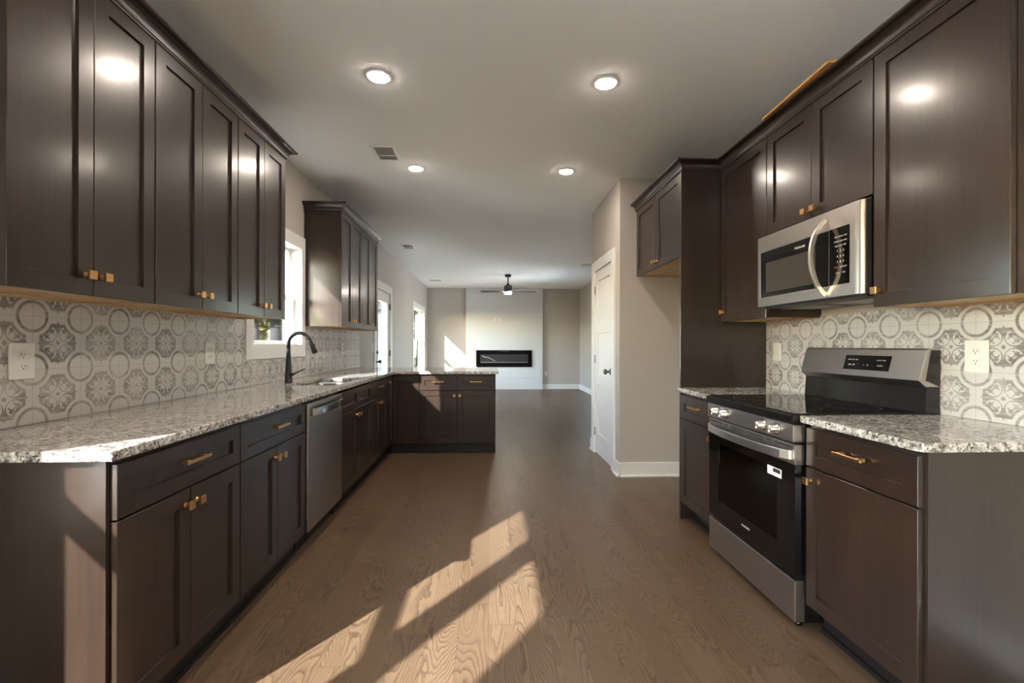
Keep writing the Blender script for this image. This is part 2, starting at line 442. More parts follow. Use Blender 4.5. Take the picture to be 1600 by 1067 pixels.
struct(MB().box(XL - WT, XR2 + WT, YB - WT, YF + WT, HC, HC + 0.12).build('ceiling', 'ceiling'), 'plain white ceiling')
# fireplace breast clad in shiplap
FY0, FX0, FX1 = 12.35, -0.63, 1.457
b = MB(); b.box(FX0 + 0.01, FX1 - 0.01, FY0 + 0.012, YF - 0.001, 0, HC - 0.001)
z = 0.125; 
b.box(FX0, FX1, FY0 - 0.006, FY0 + 0.02, 0.0, 0.12)
while z < HC - 0.02:
    zt = min(z + 0.1765, HC - 0.001); b.box(FX0, FX1, FY0, FY0 + 0.02, z, zt - 0.010); z += 0.1765
struct(b.build('wall_fireplace', 'shiplap'), 'white shiplap chimney breast with the fireplace')

def baseboard(name, x0, x1, y0, y1, nx, ny):
    b = MB(); t = 0.015
    def slab(tt, z0, z1):
        if nx: xa = x0; b.box(min(xa, xa + nx * tt), max(xa, xa + nx * tt), y0, y1, z0, z1)
        else: b.box(x0, x1, min(y0, y0 + ny * tt), max(y0, y0 + ny * tt), z0, z1)
    slab(t, 0.0, 0.132); slab(0.028, 0.0, 0.018)
    return struct(b.build(name, 'trim', bevel=0.003), 'white baseboard')
baseboard('baseboard_alcove', 1.196, XR, 4.1226, 0, 0, -1)
baseboard('baseboard_alcove_side', XR, 0, 3.14, 4.09, -1, 0)
baseboard('baseboard_pantry', 1.196, 0, 4.10, 4.26, -1, 0)
baseboard('baseboard_pantry_end', 1.196, 0, 5.19, 5.265, -1, 0)
baseboard('baseboard_far_right', FX1, XR2 - 0.0, YF, 0, 0, -1)
baseboard('baseboard_far_left', XL, FX0, YF, 0, 0, -1)
baseboard('baseboard_living_right', XR2, 0, 5.25, YF, -1, 0)
baseboard('baseboard_left', XL, 0, 7.93, YF, 1, 0)
baseboard('baseboard_right', XR, 0, YB, 1.31, -1, 0)

def window(name, W_, label, cas=(0.092, 0.092, 0.092, 0.092), rail=None, axis='x', c=XL, sgn=-1):
    """double hung window in a wall whose room face is at c; sgn points outdoors"""
    u0, u1, z0, z1 = W_
    root = thing(name, label, 'window', kind='structure')
    def T(b):
        for v in b.bm.verts:
            u, d, z = v.co; cc = c + sgn * d
            v.co = (cc, u, z) if axis == 'x' else (u, cc, z)
        return b
    l, r, bt, tp = cas
    b = MB(); k = 0.0
    b.box(u0 - l, u0 - k, -0.018, 0, z0 - bt, z1 + tp); b.box(u1 + k, u1 + r, -0.018, 0, z0 - bt, z1 + tp)
    b.box(u0 - k, u1 + k, -0.018, 0, z1 + k, z1 + tp); b.box(u0 - k, u1 + k, -0.018, 0, z0 - bt, z0 - k)
    T(b).build('casing', 'trim', root, bevel=0.002)
    b = MB(); j = 0.012
    b.box(u0, u0 + j, -0.017, WT + 0.004, z0, z1); b.box(u1 - j, u1, -0.017, WT + 0.004, z0, z1)
    b.box(u0 + j, u1 - j, -0.017, WT + 0.004, z1 - j, z1); b.box(u0 + j, u1 - j, -0.017, WT + 0.004, z0, z0 + j)
    T(b).build('jamb', 'trim', root)
    zr = rail if rail else (z0 + z1) / 2
    for (d0, za, zb, lowr, topr) in ((0.050, z0 + j, zr + 0.025, 0.032, 0.05), (0.084, zr - 0.025, z1 - j, 0.05, 0.032)):
        b = MB(); st = 0.034
        b.box(u0 + j, u0 + j + st, d0, d0 + 0.03, za, zb); b.box(u1 - j - st, u1 - j, d0, d0 + 0.03, za, zb)
        b.box(u0 + j + st, u1 - j - st, d0, d0 + 0.03, za, za + lowr); b.box(u0 + j + st, u1 - j - st, d0, d0 + 0.03, zb - topr, zb)
        sa = T(b).build('sash', 'trim', root, bevel=0.002)
        b = MB(); b.box(u0 + j + st - 0.004, u1 - j - st + 0.004, d0 + 0.012, d0 + 0.017, za + lowr - 0.004, zb - topr + 0.004)
        T(b).build('pane', 'glass', sa)
    return root
window('window_1', W_SINK, 'white double hung window over the sink', cas=(0.092, 0.062, 0.094, 0.097), rail=1.61)
window('window_2', W_LIV, 'white double hung window in the living room wall', rail=1.32)
window('window_3', W_DA, 'white double hung window beside the camera, nearer the kitchen', cas=(0.0385, 0.092, 0.092, 0.092), rail=1.29)
window('window_4', W_DB, 'white double hung window beside the camera, farther from the kitchen', cas=(0.092, 0.0, 0.092, 0.092), rail=1.29)
window('window_added_5', W_DC, 'tall white window added unseen behind the camera on the sink side to light the room', rail=1.1)  # added opening, never in view: lets sun and ground bounce into the room
window('window_added_6', W_LR1, 'white window added in the hidden stretch of living room wall to brighten the far room', c=XR2, sgn=1)  # added out of sight to bring skylight into the living room

# glass patio door in the left wall
def glass_door():
    y0, y1, z0, z1 = D_GLASS
    t = thing('door_1', 'white half open-looking glass door with black knob', 'door', kind='structure')
    t['label'] = 'white full-glass exterior door with dark knob beyond the far wall cabinets'
    b = MB(); c = 0.09
    b.box(XL, XL + 0.018, y0 - c, y0, 0, z1 + c); b.box(XL, XL + 0.018, y1, y1 + c, 0, z1 + c); b.box(XL, XL + 0.018, y0, y1, z1, z1 + c)
    b.build('casing', 'trim', t, bevel=0.002)
    b = MB(); j = 0.03
    b.box(XL - WT, XL + 0.016, y0, y0 + j, 0, z1); b.box(XL - WT, XL + 0.016, y1 - j, y1, 0, z1); b.box(XL - WT, XL + 0.016, y0 + j, y1 - j, z1 - j, z1)
    b.build('jamb', 'trim', t)
    a, e, zt = y0 + j + 0.003, y1 - j - 0.003, z1 - j - 0.003
    b = MB(); xa, xb = XL - 0.055, XL - 0.012; st = 0.155
    ga, ge, gz0, gz1 = a + st, e - st, 0.26, 1.915
    b.box(xa, xb, a, ga, 0.012, zt); b.box(xa, xb, ge, e, 0.012, zt); b.box(xa, xb, ga, ge, 0.012, gz0); b.box(xa, xb, ga, ge, gz1, zt)
    lf = b.build('leaf', 'trim', t, bevel=0.003)
    b = MB()
    for (p, q, r_, s_) in ((ga, ga + 0.03, gz0, gz1), (ge - 0.03, ge, gz0, gz1), (ga + 0.03, ge - 0.03, gz0, gz0 + 0.03), (ga + 0.03, ge - 0.03, gz1 - 0.03, gz1)):
        b.box(xa - 0.006, xb + 0.008, p, q, r_, s_)
    b.build('glass_stop', 'trim', lf, bevel=0.002)
    MB().box(XL - 0.036, XL - 0.031, ga + 0.02, ge - 0.02, gz0 + 0.02, gz1 - 0.02).build('pane', 'glass', lf)
    for zz in (0.25, 1.06, 1.84):
        MB().box(XL - 0.014, XL + 0.0185, y1 - j - 0.012, y1 - j + 0.004, zz - 0.05, zz + 0.05).build('hinge', 'nickel', t)
    MB().lathe([(0.031, -0.012), (0.031, 0.0), (0.012, 0.006), (0.012, 0.035), (0.027, 0.045), (0.03, 0.06), (0.022, 0.074)], (XL, a + 0.06, 0.95), 'x').build('knob', 'black_matte', t)
    MB().lathe([(0.031, -0.012), (0.030, 0.006), (0.02, 0.012)], (XL, a + 0.06, 1.09), 'x').box(XL + 0.01, XL + 0.03, a + 0.055, a + 0.065, 1.075, 1.105).build('deadbolt', 'black_matte', t)
glass_door()

# pantry door (three recessed panels), facing -x
def pantry_door():
    y0, y1, z0, z1 = P_DOOR; X0 = 1.196
    t = thing('door_2', 'white three panel pantry door with dark knob', 'door', kind='structure')
    b = MB(); c = 0.088
    b.box(X0 - 0.018, X0, y0 - c, y0, 0, z1 + c); b.box(X0 - 0.018, X0, y1, y1 + c, 0, z1 + c); b.box(X0 - 0.018, X0, y0, y1, z1, z1 + c)
    b.build('casing', 'trim', t, bevel=0.002)
    b = MB(); j = 0.02
    b.box(X0 - 0.016, X0 + WT, y0, y0 + j, 0, z1); b.box(X0 - 0.016, X0 + WT, y1 - j, y1, 0, z1); b.box(X0 - 0.016, X0 + WT, y0 + j, y1 - j, z1 - j, z1)
    b.build('jamb', 'trim', t)
    a, e, zt, zb = y0 + j + 0.003, y1 - j - 0.003, z1 - j - 0.003, 0.014
    b = MB(); st = 0.11; xa, xb = X0 + 0.002, X0 + 0.037
    b.box(xa, xb, a, a + st, zb, zt); b.box(xa, xb, e - st, e, zb, zt)
    zs = [(zb, 0.24), (0.775, 0.895), (1.335, 1.455), (zt - 0.115, zt)]
    for p, q in zs: b.box(xa, xb, a + st, e - st, p, q)
    b.box(xa + 0.009, xb - 0.005, a + st, e - st, 0.24, zt - 0.115)
    b.build('leaf', 'trim', t, bevel=0.003)
    for zz in (0.24, 1.05, 1.82):
        MB().box(X0 - 0.012, X0 + 0.02, y1 - j - 0.008, y1 - j + 0.018, zz - 0.045, zz + 0.045).build('hinge', 'hinge', t)
    MB().lathe([(0.032, 0.006), (0.032, -0.006), (0.012, -0.012), (0.012, -0.034), (0.026, -0.042), (0.029, -0.056), (0.02, -0.068), (0.006, -0.070)], (X0, a + 0.065, 0.945), 'x').build('knob', 'nickel', t)
pantry_door()

# patterned backsplashes
def backsplash(name, x0, x1, us, zs, solid, mat, label):
    b = MB().cells(us, zs, solid, x0, x1)
    for v in b.bm.verts: u, z, c = v.co; v.co = (c, u, z)
    return struct(b.build(name, mat), label)
us = [1.34, 3.205, 4.214, 5.976]; zs = [CT + 0.001, 1.099, UB + 0.012]
backsplash('wall_left_backsplash', XL + 0.0005, XL + 0.009, us, zs, lambda i, j: not (i == 1 and j == 1), 'tile_left', 'patterned grey and white tile behind the sink counter')
us = [1.30, 3.112]; zs = [CT + 0.001, UB + 0.012]
backsplash('wall_right_backsplash', XR - 0.009, XR - 0.0005, us, zs, lambda i, j: True, 'tile_right', 'patterned grey and white tile behind the stove')

# ------------------------------------------------------------------ cabinets (local: x along the width, front faces -y at y=0, z up)
def shaker(b, x0, x1, z0, z1, fr=0.057, t=0.02, rec=0.010, splits=None):
    def rect(a, c, d, e, y): return [(a, y, c), (d, y, c), (d, y, e), (a, y, e)]
    c = 0.0015
    if splits is None:
        b.loops([rect(x0, z0, x1, z1, t), rect(x0, z0, x1, z1, c), rect(x0 + c, z0 + c, x1 - c, z1 - c, 0),
                 rect(x0 + fr, z0 + fr, x1 - fr, z1 - fr, 0), rect(x0 + fr + 0.002, z0 + fr + 0.002, x1 - fr - 0.002, z1 - fr - 0.002, rec)])
    else:
        fz = min(fr, 0.045)
        b.box(x0, x1, rec, t, z0, z1); b.box(x0, x1, 0, rec, z0, z0 + fz); b.box(x0, x1, 0, rec, z1 - fz, z1)
        xs = [x0] + splits + [x1]
        for i, s in enumerate(xs):
            w = fr if i in (0, len(xs) - 1) else fr
            a = x0 if i == 0 else x1 - fr if i == len(xs) - 1 else s - fr / 2
            b.box(a, a + w, 0, rec, z0 + fz, z1 - fz)
    return b
def knob(parent, x, z, mat='brass'):
    b = MB(); b.lathe([(0.011, 0.0), (0.008, -0.004), (0.006, -0.012), (0.009, -0.020)], (x, 0, z), 'y', 14)
    b.box(x - 0.0145, x + 0.0145, -0.028, -0.0195, z - 0.0145, z + 0.0145, 0.001)
    return b.build('knob', mat, parent)
def pull(parent, x, z, L=0.135):
    b = MB(); b.box(x - L / 2, x + L / 2, -0.034, -0.025, z - 0.0055, z + 0.0055, 0.0008)
    for s in (-1, 1): b.box(x + s * (L / 2 - 0.022) - 0.007, x + s * (L / 2 - 0.022) + 0.007, -0.0265, 0.0, z - 0.007, z + 0.007, 0.0008)
    return b.build('handle', 'brass', parent)
G = 0.0014
EG = 0.0022
def door(root, x0, x1, z0, z1, kn=None, name='door'):
    d = shaker(MB(), x0 + G, x1 - G, z0, z1).build(name, 'wood', root)
    if kn: knob(d, *kn)
    return d
def drawer(root, x0, x1, z0=0.706, z1=0.864, h=True, splits=None):
    d = shaker(MB(), x0 + G, x1 - G, z0, z1, fr=0.052 if splits is None else 0.057, splits=splits).build('drawer', 'wood', root)
    if h: pull(d, (x0 + x1) / 2, (z0 + z1) / 2 + 0.016)
    return d
DZ0, DZ1 = 0.122, 0.699

def base_cabinet(label, loc, rz, w, depth, doors=2, pulls=1, false_front=False, group=None, toe_rec=0.052, toe_x=(0, 0), end=None, knob_side=None, extra=0.0):
    t = thing('base_cabinet', label, 'cabinet', loc, rz, group)
    b = MB()
    if false_front:
        b.box(0.0008, w - 0.0008, 0.0215, depth, 0.112, 0.66); b.box(0.0008, 0.018, 0.0215, depth, 0.66, CB - 0.002); b.box(w - 0.018, w - 0.0008, 0.0215, depth, 0.66, CB - 0.002)
    else: b.box(0.0008, w - 0.0008, 0.0215, depth, 0.112, CB - 0.002)
    b.build('carcass', 'wood', t, bevel=0.001)
    b = MB(); b.box(0.0008 + toe_x[0], w - 0.0008 - toe_x[1], toe_rec + 0.012, toe_rec + 0.03, 0.0, 0.112); b.box(0.0008 + toe_x[0], w - 0.0008 - toe_x[1], toe_rec, toe_rec + 0.012, 0.0, 0.02)
    b.build('toe_kick', 'toe', t)
    if end:                                   # finished end panel standing on the floor: 0 = at x 0, 1 = at x w
        e0 = -0.008 if end == 'lo' else w; e1 = 0.0 if end == 'lo' else w + 0.008
        MB().prism([(0.0225, 0.108), (0.0225, CB - 0.002), (depth, CB - 0.002), (depth, 0.0), (toe_rec + 0.004, 0.0), (toe_rec + 0.004, 0.108)], 'x', e0, e1).build('end_panel', 'wood', t)
    if false_front: drawer(t, EG, w - EG, h=False, splits=[w / 2])
    else:
        for k in range(pulls): drawer(t, w * k / pulls + (EG if k == 0 else 0), w * (k + 1) / pulls - (EG if k == pulls - 1 else 0))
    kz = DZ1 - 0.052
    if doors == 2:
        door(t, EG, w / 2, DZ0, DZ1, (w / 2 - 0.031, kz)); door(t, w / 2, w - EG, DZ0, DZ1, (w / 2 + 0.031, kz))
    else:
        door(t, EG, w - EG, DZ0, DZ1, ((0.03 if knob_side == 'lo' else w - 0.03), kz))
    return t
RL, RR = PI / 2, -PI / 2
DL = abs(XL - FXL) - 0.002
g = 'base cabinets along the sink wall'
base_cabinet('dark brown base cabinet at the near end of the sink counter, side panel in sun', (FXL, 1.35, 0), RL, 0.648, DL, group=g, end='lo')
base_cabinet('dark brown base cabinet just before the stainless dishwasher', (FXL, 1.998, 0), RL, 0.689, DL, group=g)
base_cabinet('dark brown sink base cabinet with a two panel false front and no drawer pull', (FXL, 3.302, 0), RL, 0.859, DL, false_front=True, group=g)
base_cabinet('narrower dark brown base cabinet between sink cabinet and corner', (FXL, 4.161, 0), RL, 0.644, DL, group=g)
# corner cabinet with two doors meeting in the inside corner
t = thing('corner_cabinet', 'dark brown corner base cabinet with tall doors meeting in the inside corner', 'cabinet', (FXL, 4.805, 0), RL, 'base cabinets along the sink wall')
PY = 5.06
b = MB(); b.box(0.0008, PY + 0.58 - 4.805, 0.0215, DL, 0.112, CB - 0.002); b.box(PY - 4.805 + 0.0215, PY + 0.58 - 4.805, -0.288, 0.0215, 0.112, CB - 0.002)
b.build('carcass', 'wood', t)
b = MB(); b.box(0.0008, PY - 4.805 + 0.064, 0.064, 0.082, 0, 0.112); b.box(PY - 4.805 + 0.064, PY - 4.805 + 0.082, -0.288, 0.082, 0, 0.112); b.box(0.0008, PY - 4.805 + 0.064, 0.052, 0.064, 0, 0.02)
b.box(PY - 4.805 + 0.052, PY - 4.805 + 0.064, -0.288, 0.052, 0, 0.02)
b.build('toe_kick', 'toe', t)
d = shaker(MB(), G, PY - 4.805 - 0.002, DZ0, 0.864).build('door', 'wood', t); knob(d, 0.055, 0.812, 'hinge')
d = shaker(MB(), 0.004, 0.2885, DZ0, 0.864)
for v in d.bm.verts: x_, y_, z_ = v.co; v.co = (PY - 4.805 + y_, -x_, z_)
d.build('door', 'wood', t)
# peninsula cabinet facing the camera
t = base_cabinet('dark brown peninsula cabinet facing the camera with two drawers above two doors', (-0.768, PY, 0), 0.0, 0.833, 0.58, pulls=2, group=None, toe_rec=0.035, end='hi')
# right hand side
DR = abs(XR - FXR) - 0.002
g = 'base cabinets beside the stove'
base_cabinet('dark brown base cabinet at the near end, right of the stove', (FXR, 1.857, 0), RR, 0.507, DR, doors=1, group=g, knob_side='lo', end='hi', toe_rec=0.068)
base_cabinet('narrow dark brown base cabinet between stove and tall refrigerator panel', (FXR, 3.114, 0), RR, 0.479, DR, doors=1, group=g, knob_side='hi', toe_rec=0.068)
t = thing('refrigerator_end_panel', 'tall dark brown end panel standing between stove counter and refrigerator alcove', 'cabinet panel', (0, 0, 0))
MB().box(FXR + 0.002, XR - 0.002, 3.1165, 3.1375, 0.0, UT - 0.004).build('panel', 'wood', t, bevel=0.001)
MB().box(FXR - 0.002, FXR + 0.03, 3.108, 3.1165, 0, 0.035).build('base_shoe', 'toe', t)

def wall_cabinet(label, loc, rz, w, depth, z0=UB, z1=UT, doors=2, group=None, knob_side=None, lo=0.0, hi=0.0, kz=None):
    """lo/hi: thickness of a finished side on that end"""
    t = thing('wall_cabinet', label, 'cabinet', loc, rz, group)
    MB().box(0.0008, w - 0.0008, 0.0215, depth, z0 + 0.022, z1).build('carcass', 'wood', t)
    b = MB(); b.box(0.0008, 0.003, 0.0215, depth, z0 + 0.002, z0 + 0.022); b.box(w - 0.003, w - 0.0008, 0.0215, depth, z0 + 0.002, z0 + 0.022); b.box(0.003, w - 0.003, 0.0215, 0.026, z0 + 0.002, z0 + 0.022)
    b.build('bottom_rail', 'wood', t)
    b = MB(); b.box(0.0035, w - 0.0035, 0.0265, depth, z0 + 0.012, z0 + 0.0218); b.box(0.0035, w - 0.0035, depth - 0.02, depth, z0 + 0.001, z0 + 0.012); b.box(0.0035, 0.018, 0.0265, depth - 0.02, z0 + 0.003, z0 + 0.012); b.box(w - 0.018, w - 0.0035, 0.0265, depth - 0.02, z0 + 0.003, z0 + 0.012)
    b.build('underside', 'maple', t, label='raw light wood underside')
    k = kz if kz else z0 + 0.067
    dz1 = z1 - 0.004
    if doors == 2:
        door(t, EG, w / 2, z0, dz1, (w / 2 - 0.032, k)); door(t, w / 2, w - EG, z0, dz1, (w / 2 + 0.032, k))
    else: door(t, EG, w - EG, z0, dz1, ((0.03 if knob_side == 'lo' else w - 0.03), k))
    return t
DU = abs(XL - UXL) - 0.002; DUR = XR - UXR - 0.002
g = 'wall cabinets over the sink counter'
wall_cabinet('dark brown wall cabinet nearest the camera on the sink side', (UXL, 1.335, 0), RL, 0.570, DU, group=g)
wall_cabinet('dark brown wall cabinet, middle one of the three left of the sink window', (UXL, 1.905, 0), RL, 0.606, DU, group=g)
wall_cabinet('dark brown wall cabinet right beside the left edge of the sink window', (UXL, 2.511, 0), RL, 0.570, DU, group=g)
wall_cabinet('dark brown wall cabinet beyond the sink window, side panel facing the camera', (UXL, 4.222, 0), RL, 0.674, DU, group=g)
wall_cabinet('dark brown wall cabinet at the far end next to the glass door', (UXL, 4.896, 0), RL, 0.674, DU, group=g)
g = 'wall cabinets over the stove side'
wall_cabinet('dark brown single door wall cabinet right of the microwave, near end', (UXR, 1.848, 0), RR, 0.513, DUR, doors=1, group=g, knob_side='lo')
wall_cabinet('short dark brown wall cabinet directly above the microwave', (UXR, 2.590, 0), RR, 0.742, DUR, z0=1.853, group=g, kz=1.893)
wall_cabinet('dark brown single door wall cabinet between microwave and tall panel', (UXR, 3.112, 0), RR, 0.522, DUR, doors=1, group=g, knob_side='lo')
wall_cabinet('dark brown cabinet over the empty refrigerator alcove', (1.345, 4.105, 0), RR, 0.965, XR - 1.345 - 0.002, z0=1.836, group=g, kz=1.885)

# crown mouldings
def crown(path, side, label, rng=None):
    z0 = UT - 0.003
    prof = [(-0.015, 0.0), (0.004, 0.0), (0.006, 0.006), (0.009, 0.010)]
    for k in range(9):
        a = PI / 2 * k / 8; prof.append((0.009 + 0.038 * (1 - math.cos(a)), 0.012 + 0.040 * math.sin(a)))
    prof += [(0.052, 0.054), (0.056, 0.056), (0.056, 0.066), (-0.015, 0.066)]
    P = [Vector(p) for p in path]; L = []
    n = [(P[i + 1] - P[i]).normalized() for i in range(len(P) - 1)]
    nn = [Vector((d.y, -d.x)) * (1 if side == 'r' else -1) for d in n]
    for i, p in enumerate(P):
        if i == 0: m = nn[0]
        elif i == len(P) - 1: m = nn[-1]
        else: m = (nn[i - 1] + nn[i]) / (1 + nn[i - 1].dot(nn[i]))
        L.append([(p.x + m.x * o, p.y + m.y * o, z0 + h) for o, h in prof])
    if rng: L = L[rng[0]:rng[1]]
    t = MB().loops(L).build('crown_molding', 'wood')
    return tag(t, label, 'crown molding', 'crown moldings on the cabinets', 'thing')
crown([(XL + 0.003, 1.335), (UXL, 1.335), (UXL, 3.081), (XL + 0.003, 3.081)], 'r', 'dark crown molding along the three near wall cabinets on the sink side')
crown([(XL + 0.003, 4.222), (UXL, 4.222), (UXL, 5.570), (XL + 0.003, 5.570)], 'r', 'dark crown molding on the wall cabinets beyond the sink window')
RP = [(XR - 0.003, 1.335), (UXR, 1.335), (UXR, 3.1165), (1.345, 3.1165), (1.345, 4.118)]
crown(RP, 'l', 'long dark crown molding over the stove and microwave wall cabinets', (0, 3))
crown(RP, 'l', 'dark crown molding wrapping the tall panel and refrigerator cabinet', (2, 5))
t = MB(); t.box(-0.05, 0.05, -0.27, 0.27, 0, 0.012, 0.001)
t = t.build('wooden_board', 'pine'); t.location = (1.600, 2.265, 2.5025); t.rotation_euler = (0.012, -0.06, -0.05)
tag(t, 'loose strip of raw yellow wood lying on top of the stove side cabinets', 'board')

# ------------------------------------------------------------------ countertops
SX0, SX1, SY0, SY1 = -1.475, -1.115, 3.33, 4.03
PX1, PYB = 0.105, 5.93
xs = [XL + 0.001, SX0, SX1, -1.033, PX1]; ys = [1.305, SY0, SY1, 5.035, PYB]
def ctop(i, j):
    if j == 3: return True
    if i == 3: return False
    return not (i == 1 and j == 1)
t = MB().cells(xs, ys, ctop, CB, CT).build('countertop', 'granite', bevel=0.004)
tag(t, 'speckled grey granite countertop running past the sink and around the peninsula', 'countertop', 'granite countertops')
def slab(poly, label):
    t = MB().prism(poly, 'z', CB, CT).build('countertop', 'granite', bevel=0.004)
    tag(t, label, 'countertop', 'granite countertops')
slab([(XR - 0.001, 1.314), (1.345, 1.314), (1.322, 1.320), (1.313, 1.335), (1.31, 1.36), (1.31, 1.860), (XR - 0.001, 1.860)], 'speckled granite countertop at the near end right of the stove')
slab([(XR - 0.001, 2.629), (1.31, 2.629), (1.31, 3.1155), (XR - 0.001, 3.1155)], 'small speckled granite countertop between stove and tall panel')

# sink and faucet
t = thing('sink', 'stainless undermount sink set in the granite below the window', 'sink', (0, 0, 0))
b = MB(); zt, zb = CB - 0.001, 0.70
def rr(x0, x1, y0, y1, r, z, n=5):
    pts = []
    for cx, cy, a0 in ((x1 - r, y1 - r, 0), (x0 + r, y1 - r, PI / 2), (x0 + r, y0 + r, PI), (x1 - r, y0 + r, 1.5 * PI)):
        for k in range(n + 1):
            a = a0 + PI / 2 * k / n; pts.append((cx + r * math.cos(a), cy + r * math.sin(a), z))
    return pts
e = 0.012
b.loops([rr(SX0 - 0.02, SX1 + 0.02, SY0 - 0.02, SY1 + 0.02, 0.03, zt - 0.004), rr(SX0 - 0.02, SX1 + 0.02, SY0 - 0.02, SY1 + 0.02, 0.03, zt), rr(SX0 + 0.002, SX1 - 0.002, SY0 + 0.002, SY1 - 0.002, 0.03, zt), rr(SX0 + 0.006, SX1 - 0.006, SY0 + 0.006, SY1 - 0.006, 0.04, zt - 0.02),
         rr(SX0 + 0.012, SX1 - 0.012, SY0 + 0.012, SY1 - 0.012, 0.05, zb + 0.02), rr(SX0 + 0.04, SX1 - 0.04, SY0 + 0.04, SY1 - 0.04, 0.05, zb)], cap0=False, smooth=True)
b.build('bowl', 'sink', t)
MB().lathe([(0.045, zb + 0.001), (0.043, zb + 0.004), (0.03, zb + 0.002), (0.0005, zb + 0.002)], ((SX0 + SX1) / 2, (SY0 + SY1) / 2, 0)).build('drain', 'chrome', t)
t = thing('kitchen_faucet', 'matte black gooseneck faucet on the counter behind the sink', 'faucet', (-1.548, 3.60, CT))
MB().lathe([(0.029, 0.0), (0.029, 0.006), (0.027, 0.008), (0.0165, 0.21), (0.0150, 0.225), (0.0150, 0.262)], n=28).build('body', 'black_matte', t)
pts = [(0, 0, 0.258)]; R = 0.082
for k in range(15):
    a = PI - (PI * 0.90) * k / 14; pts.append((R + R * math.cos(a), 0.0, 0.300 + R * math.sin(a)))
MB().tube(pts, 0.0142, 14).build('spout', 'black_matte', t)
d = (Vector(pts[-1]) - Vector(pts[-2])).normalized(); p = Vector(pts[-1])
hp = [p - d * 0.004, p + d * 0.006, p + d * 0.03, p + d * 0.10, p + d * 0.108]
h = MB().tube(hp, [0.0150, 0.0165, 0.0175, 0.0215, 0.0195], 16).build('spray_head', 'black_matte', t)
q = p + d * 0.045; MB().box(q.x + 0.012, q.x + 0.022, -0.007, 0.007, q.z - 0.02, q.z + 0.012, 0.003).build('spray_button', 'black_matte', h)
hd = Vector((0.85, -0.52, 0)).normalized()
hl = MB().tube([hd * 0.015 + Vector((0, 0, 0.062)), hd * 0.05 + Vector((0, 0, 0.064))], 0.0125, 14).build('handle_hub', 'black_matte', t)
MB().tube([hd * 0.046 + Vector((0, 0, 0.062)), hd * 0.085 + Vector((0.02, 0, 0.085)), hd * 0.12 + Vector((0.045, 0.01, 0.108))], [0.0055, 0.005, 0.0042], 10).build('lever', 'black_matte', hl)

# ------------------------------------------------------------------ appliances
t = thing('dishwasher', 'stainless dishwasher with curved bar handle in the sink run', 'dishwasher', (-1.045, 2.6885, 0), RL)
w = 0.611
MB().box(0.006, w - 0.006, 0.035, 0.60, 0.10, 0.872).build('tub', 'black', t)
MB().box(0.004, w - 0.004, 0.0, 0.034, 0.116, 0.862, 0.004, 2).build('door', 'steel_dark', t)
MB().box(0.01, w - 0.01, 0.075, 0.09, 0.0, 0.10).build('toe_kick', 'toe', t)
b = MB(); L = []
for k in range(17):
    u = k / 16; x = 0.03 + (w - 0.06) * u; bow = 0.030 * (1 - (2 * u - 1) ** 2) ** 0.5 if 0 < u < 1 else 0.0
    y = -0.012 - bow; hh = 0.021
    L.append([(x, y - 0.004, 0.812 - hh), (x, y + 0.004, 0.812 - hh), (x, y + 0.004, 0.812 + hh), (x, y - 0.004, 0.812 + hh)])
b.loops(L); 
for x in (0.03, w - 0.03): b.box(x - 0.006, x + 0.006, -0.016, 0.0, 0.791, 0.833)
b.build('handle', 'chrome', t, bevel=0.001)

# range: local x from far (0) to near (w), front of the door at y=0
t = thing('stove', 'stainless and black freestanding electric range between the two stove side counters', 'stove', (1.297, 2.6255, 0), RR)
w = 0.762; D = XR - 1.297 - 0.013
b = MB()
b.box(0.006, 0.03, 0.045, D - 0.05, 0.03, 0.872); b.box(w - 0.03, w - 0.006, 0.045, D - 0.05, 0.03, 0.872)
b.box(0.03, w - 0.03, D - 0.08, D - 0.05, 0.03, 0.872); b.box(0.03, w - 0.03, 0.045, D - 0.08, 0.03, 0.25); b.box(0.03, w - 0.03, 0.045, D - 0.08, 0.74, 0.872)
b.build('body', 'black', t)
b = MB(); b.box(0.0305, 0.036, 0.046, D - 0.081, 0.251, 0.739); b.box(w - 0.036, w - 0.0305, 0.046, D - 0.081, 0.251, 0.739); b.box(0.036, w - 0.036, D - 0.087, D - 0.081, 0.251, 0.739); b.box(0.036, w - 0.036, 0.046, D - 0.087, 0.251, 0.257); b.box(0.036, w - 0.036, 0.046, D - 0.087, 0.733, 0.739)
b.build('oven_liner', 'oven_enamel', t)
for zz in (0.38, 0.50, 0.61):
    b = MB()
    for k in range(13): b.tube([(0.055 + k * 0.054, 0.07, zz), (0.055 + k * 0.054, 0.42, zz)], 0.0022, 6)
    for yy in (0.07, 0.2, 0.42): b.tube([(0.037, yy, zz - 0.003), (w - 0.037, yy, zz - 0.003)], 0.0032, 6)
    b.build('oven_rack', 'chrome', t)
b = MB()     # cooktop: black frame with glass
b.box(0.0, w, -0.018, D - 0.075, 0.874, 0.916, 0.006, 2); ck = b.build('cooktop', 'black', t)
MB().box(0.012, w - 0.012, 0.004, D - 0.085, 0.9155, 0.9195).build('glass_surface', 'black_glass', ck)
for (cx, cy, r) in ((0.20, 0.16, 0.105), (0.56, 0.16, 0.085), (0.20, 0.42, 0.08), (0.56, 0.42, 0.105)):
    n = 40
    for r_ in (r,):
        b = MB().loops([[(cx + (r_ + s * 0.0014) * math.cos(2 * PI * k / n), cy + (r_ + s * 0.0014) * math.sin(2 * PI * k / n), 0.9195 + h) for k in range(n)] for s, h in ((-1, -0.0003), (1, -0.0003), (1, 0.0002), (-1, 0.0002))], closed=True)
        b.build('burner_ring', 'slot', ck)
cp = MB().box(0.004, w - 0.004, -0.010, 0.045, 0.796, 0.873, 0.004, 2).build('control_panel', 'steel', t)
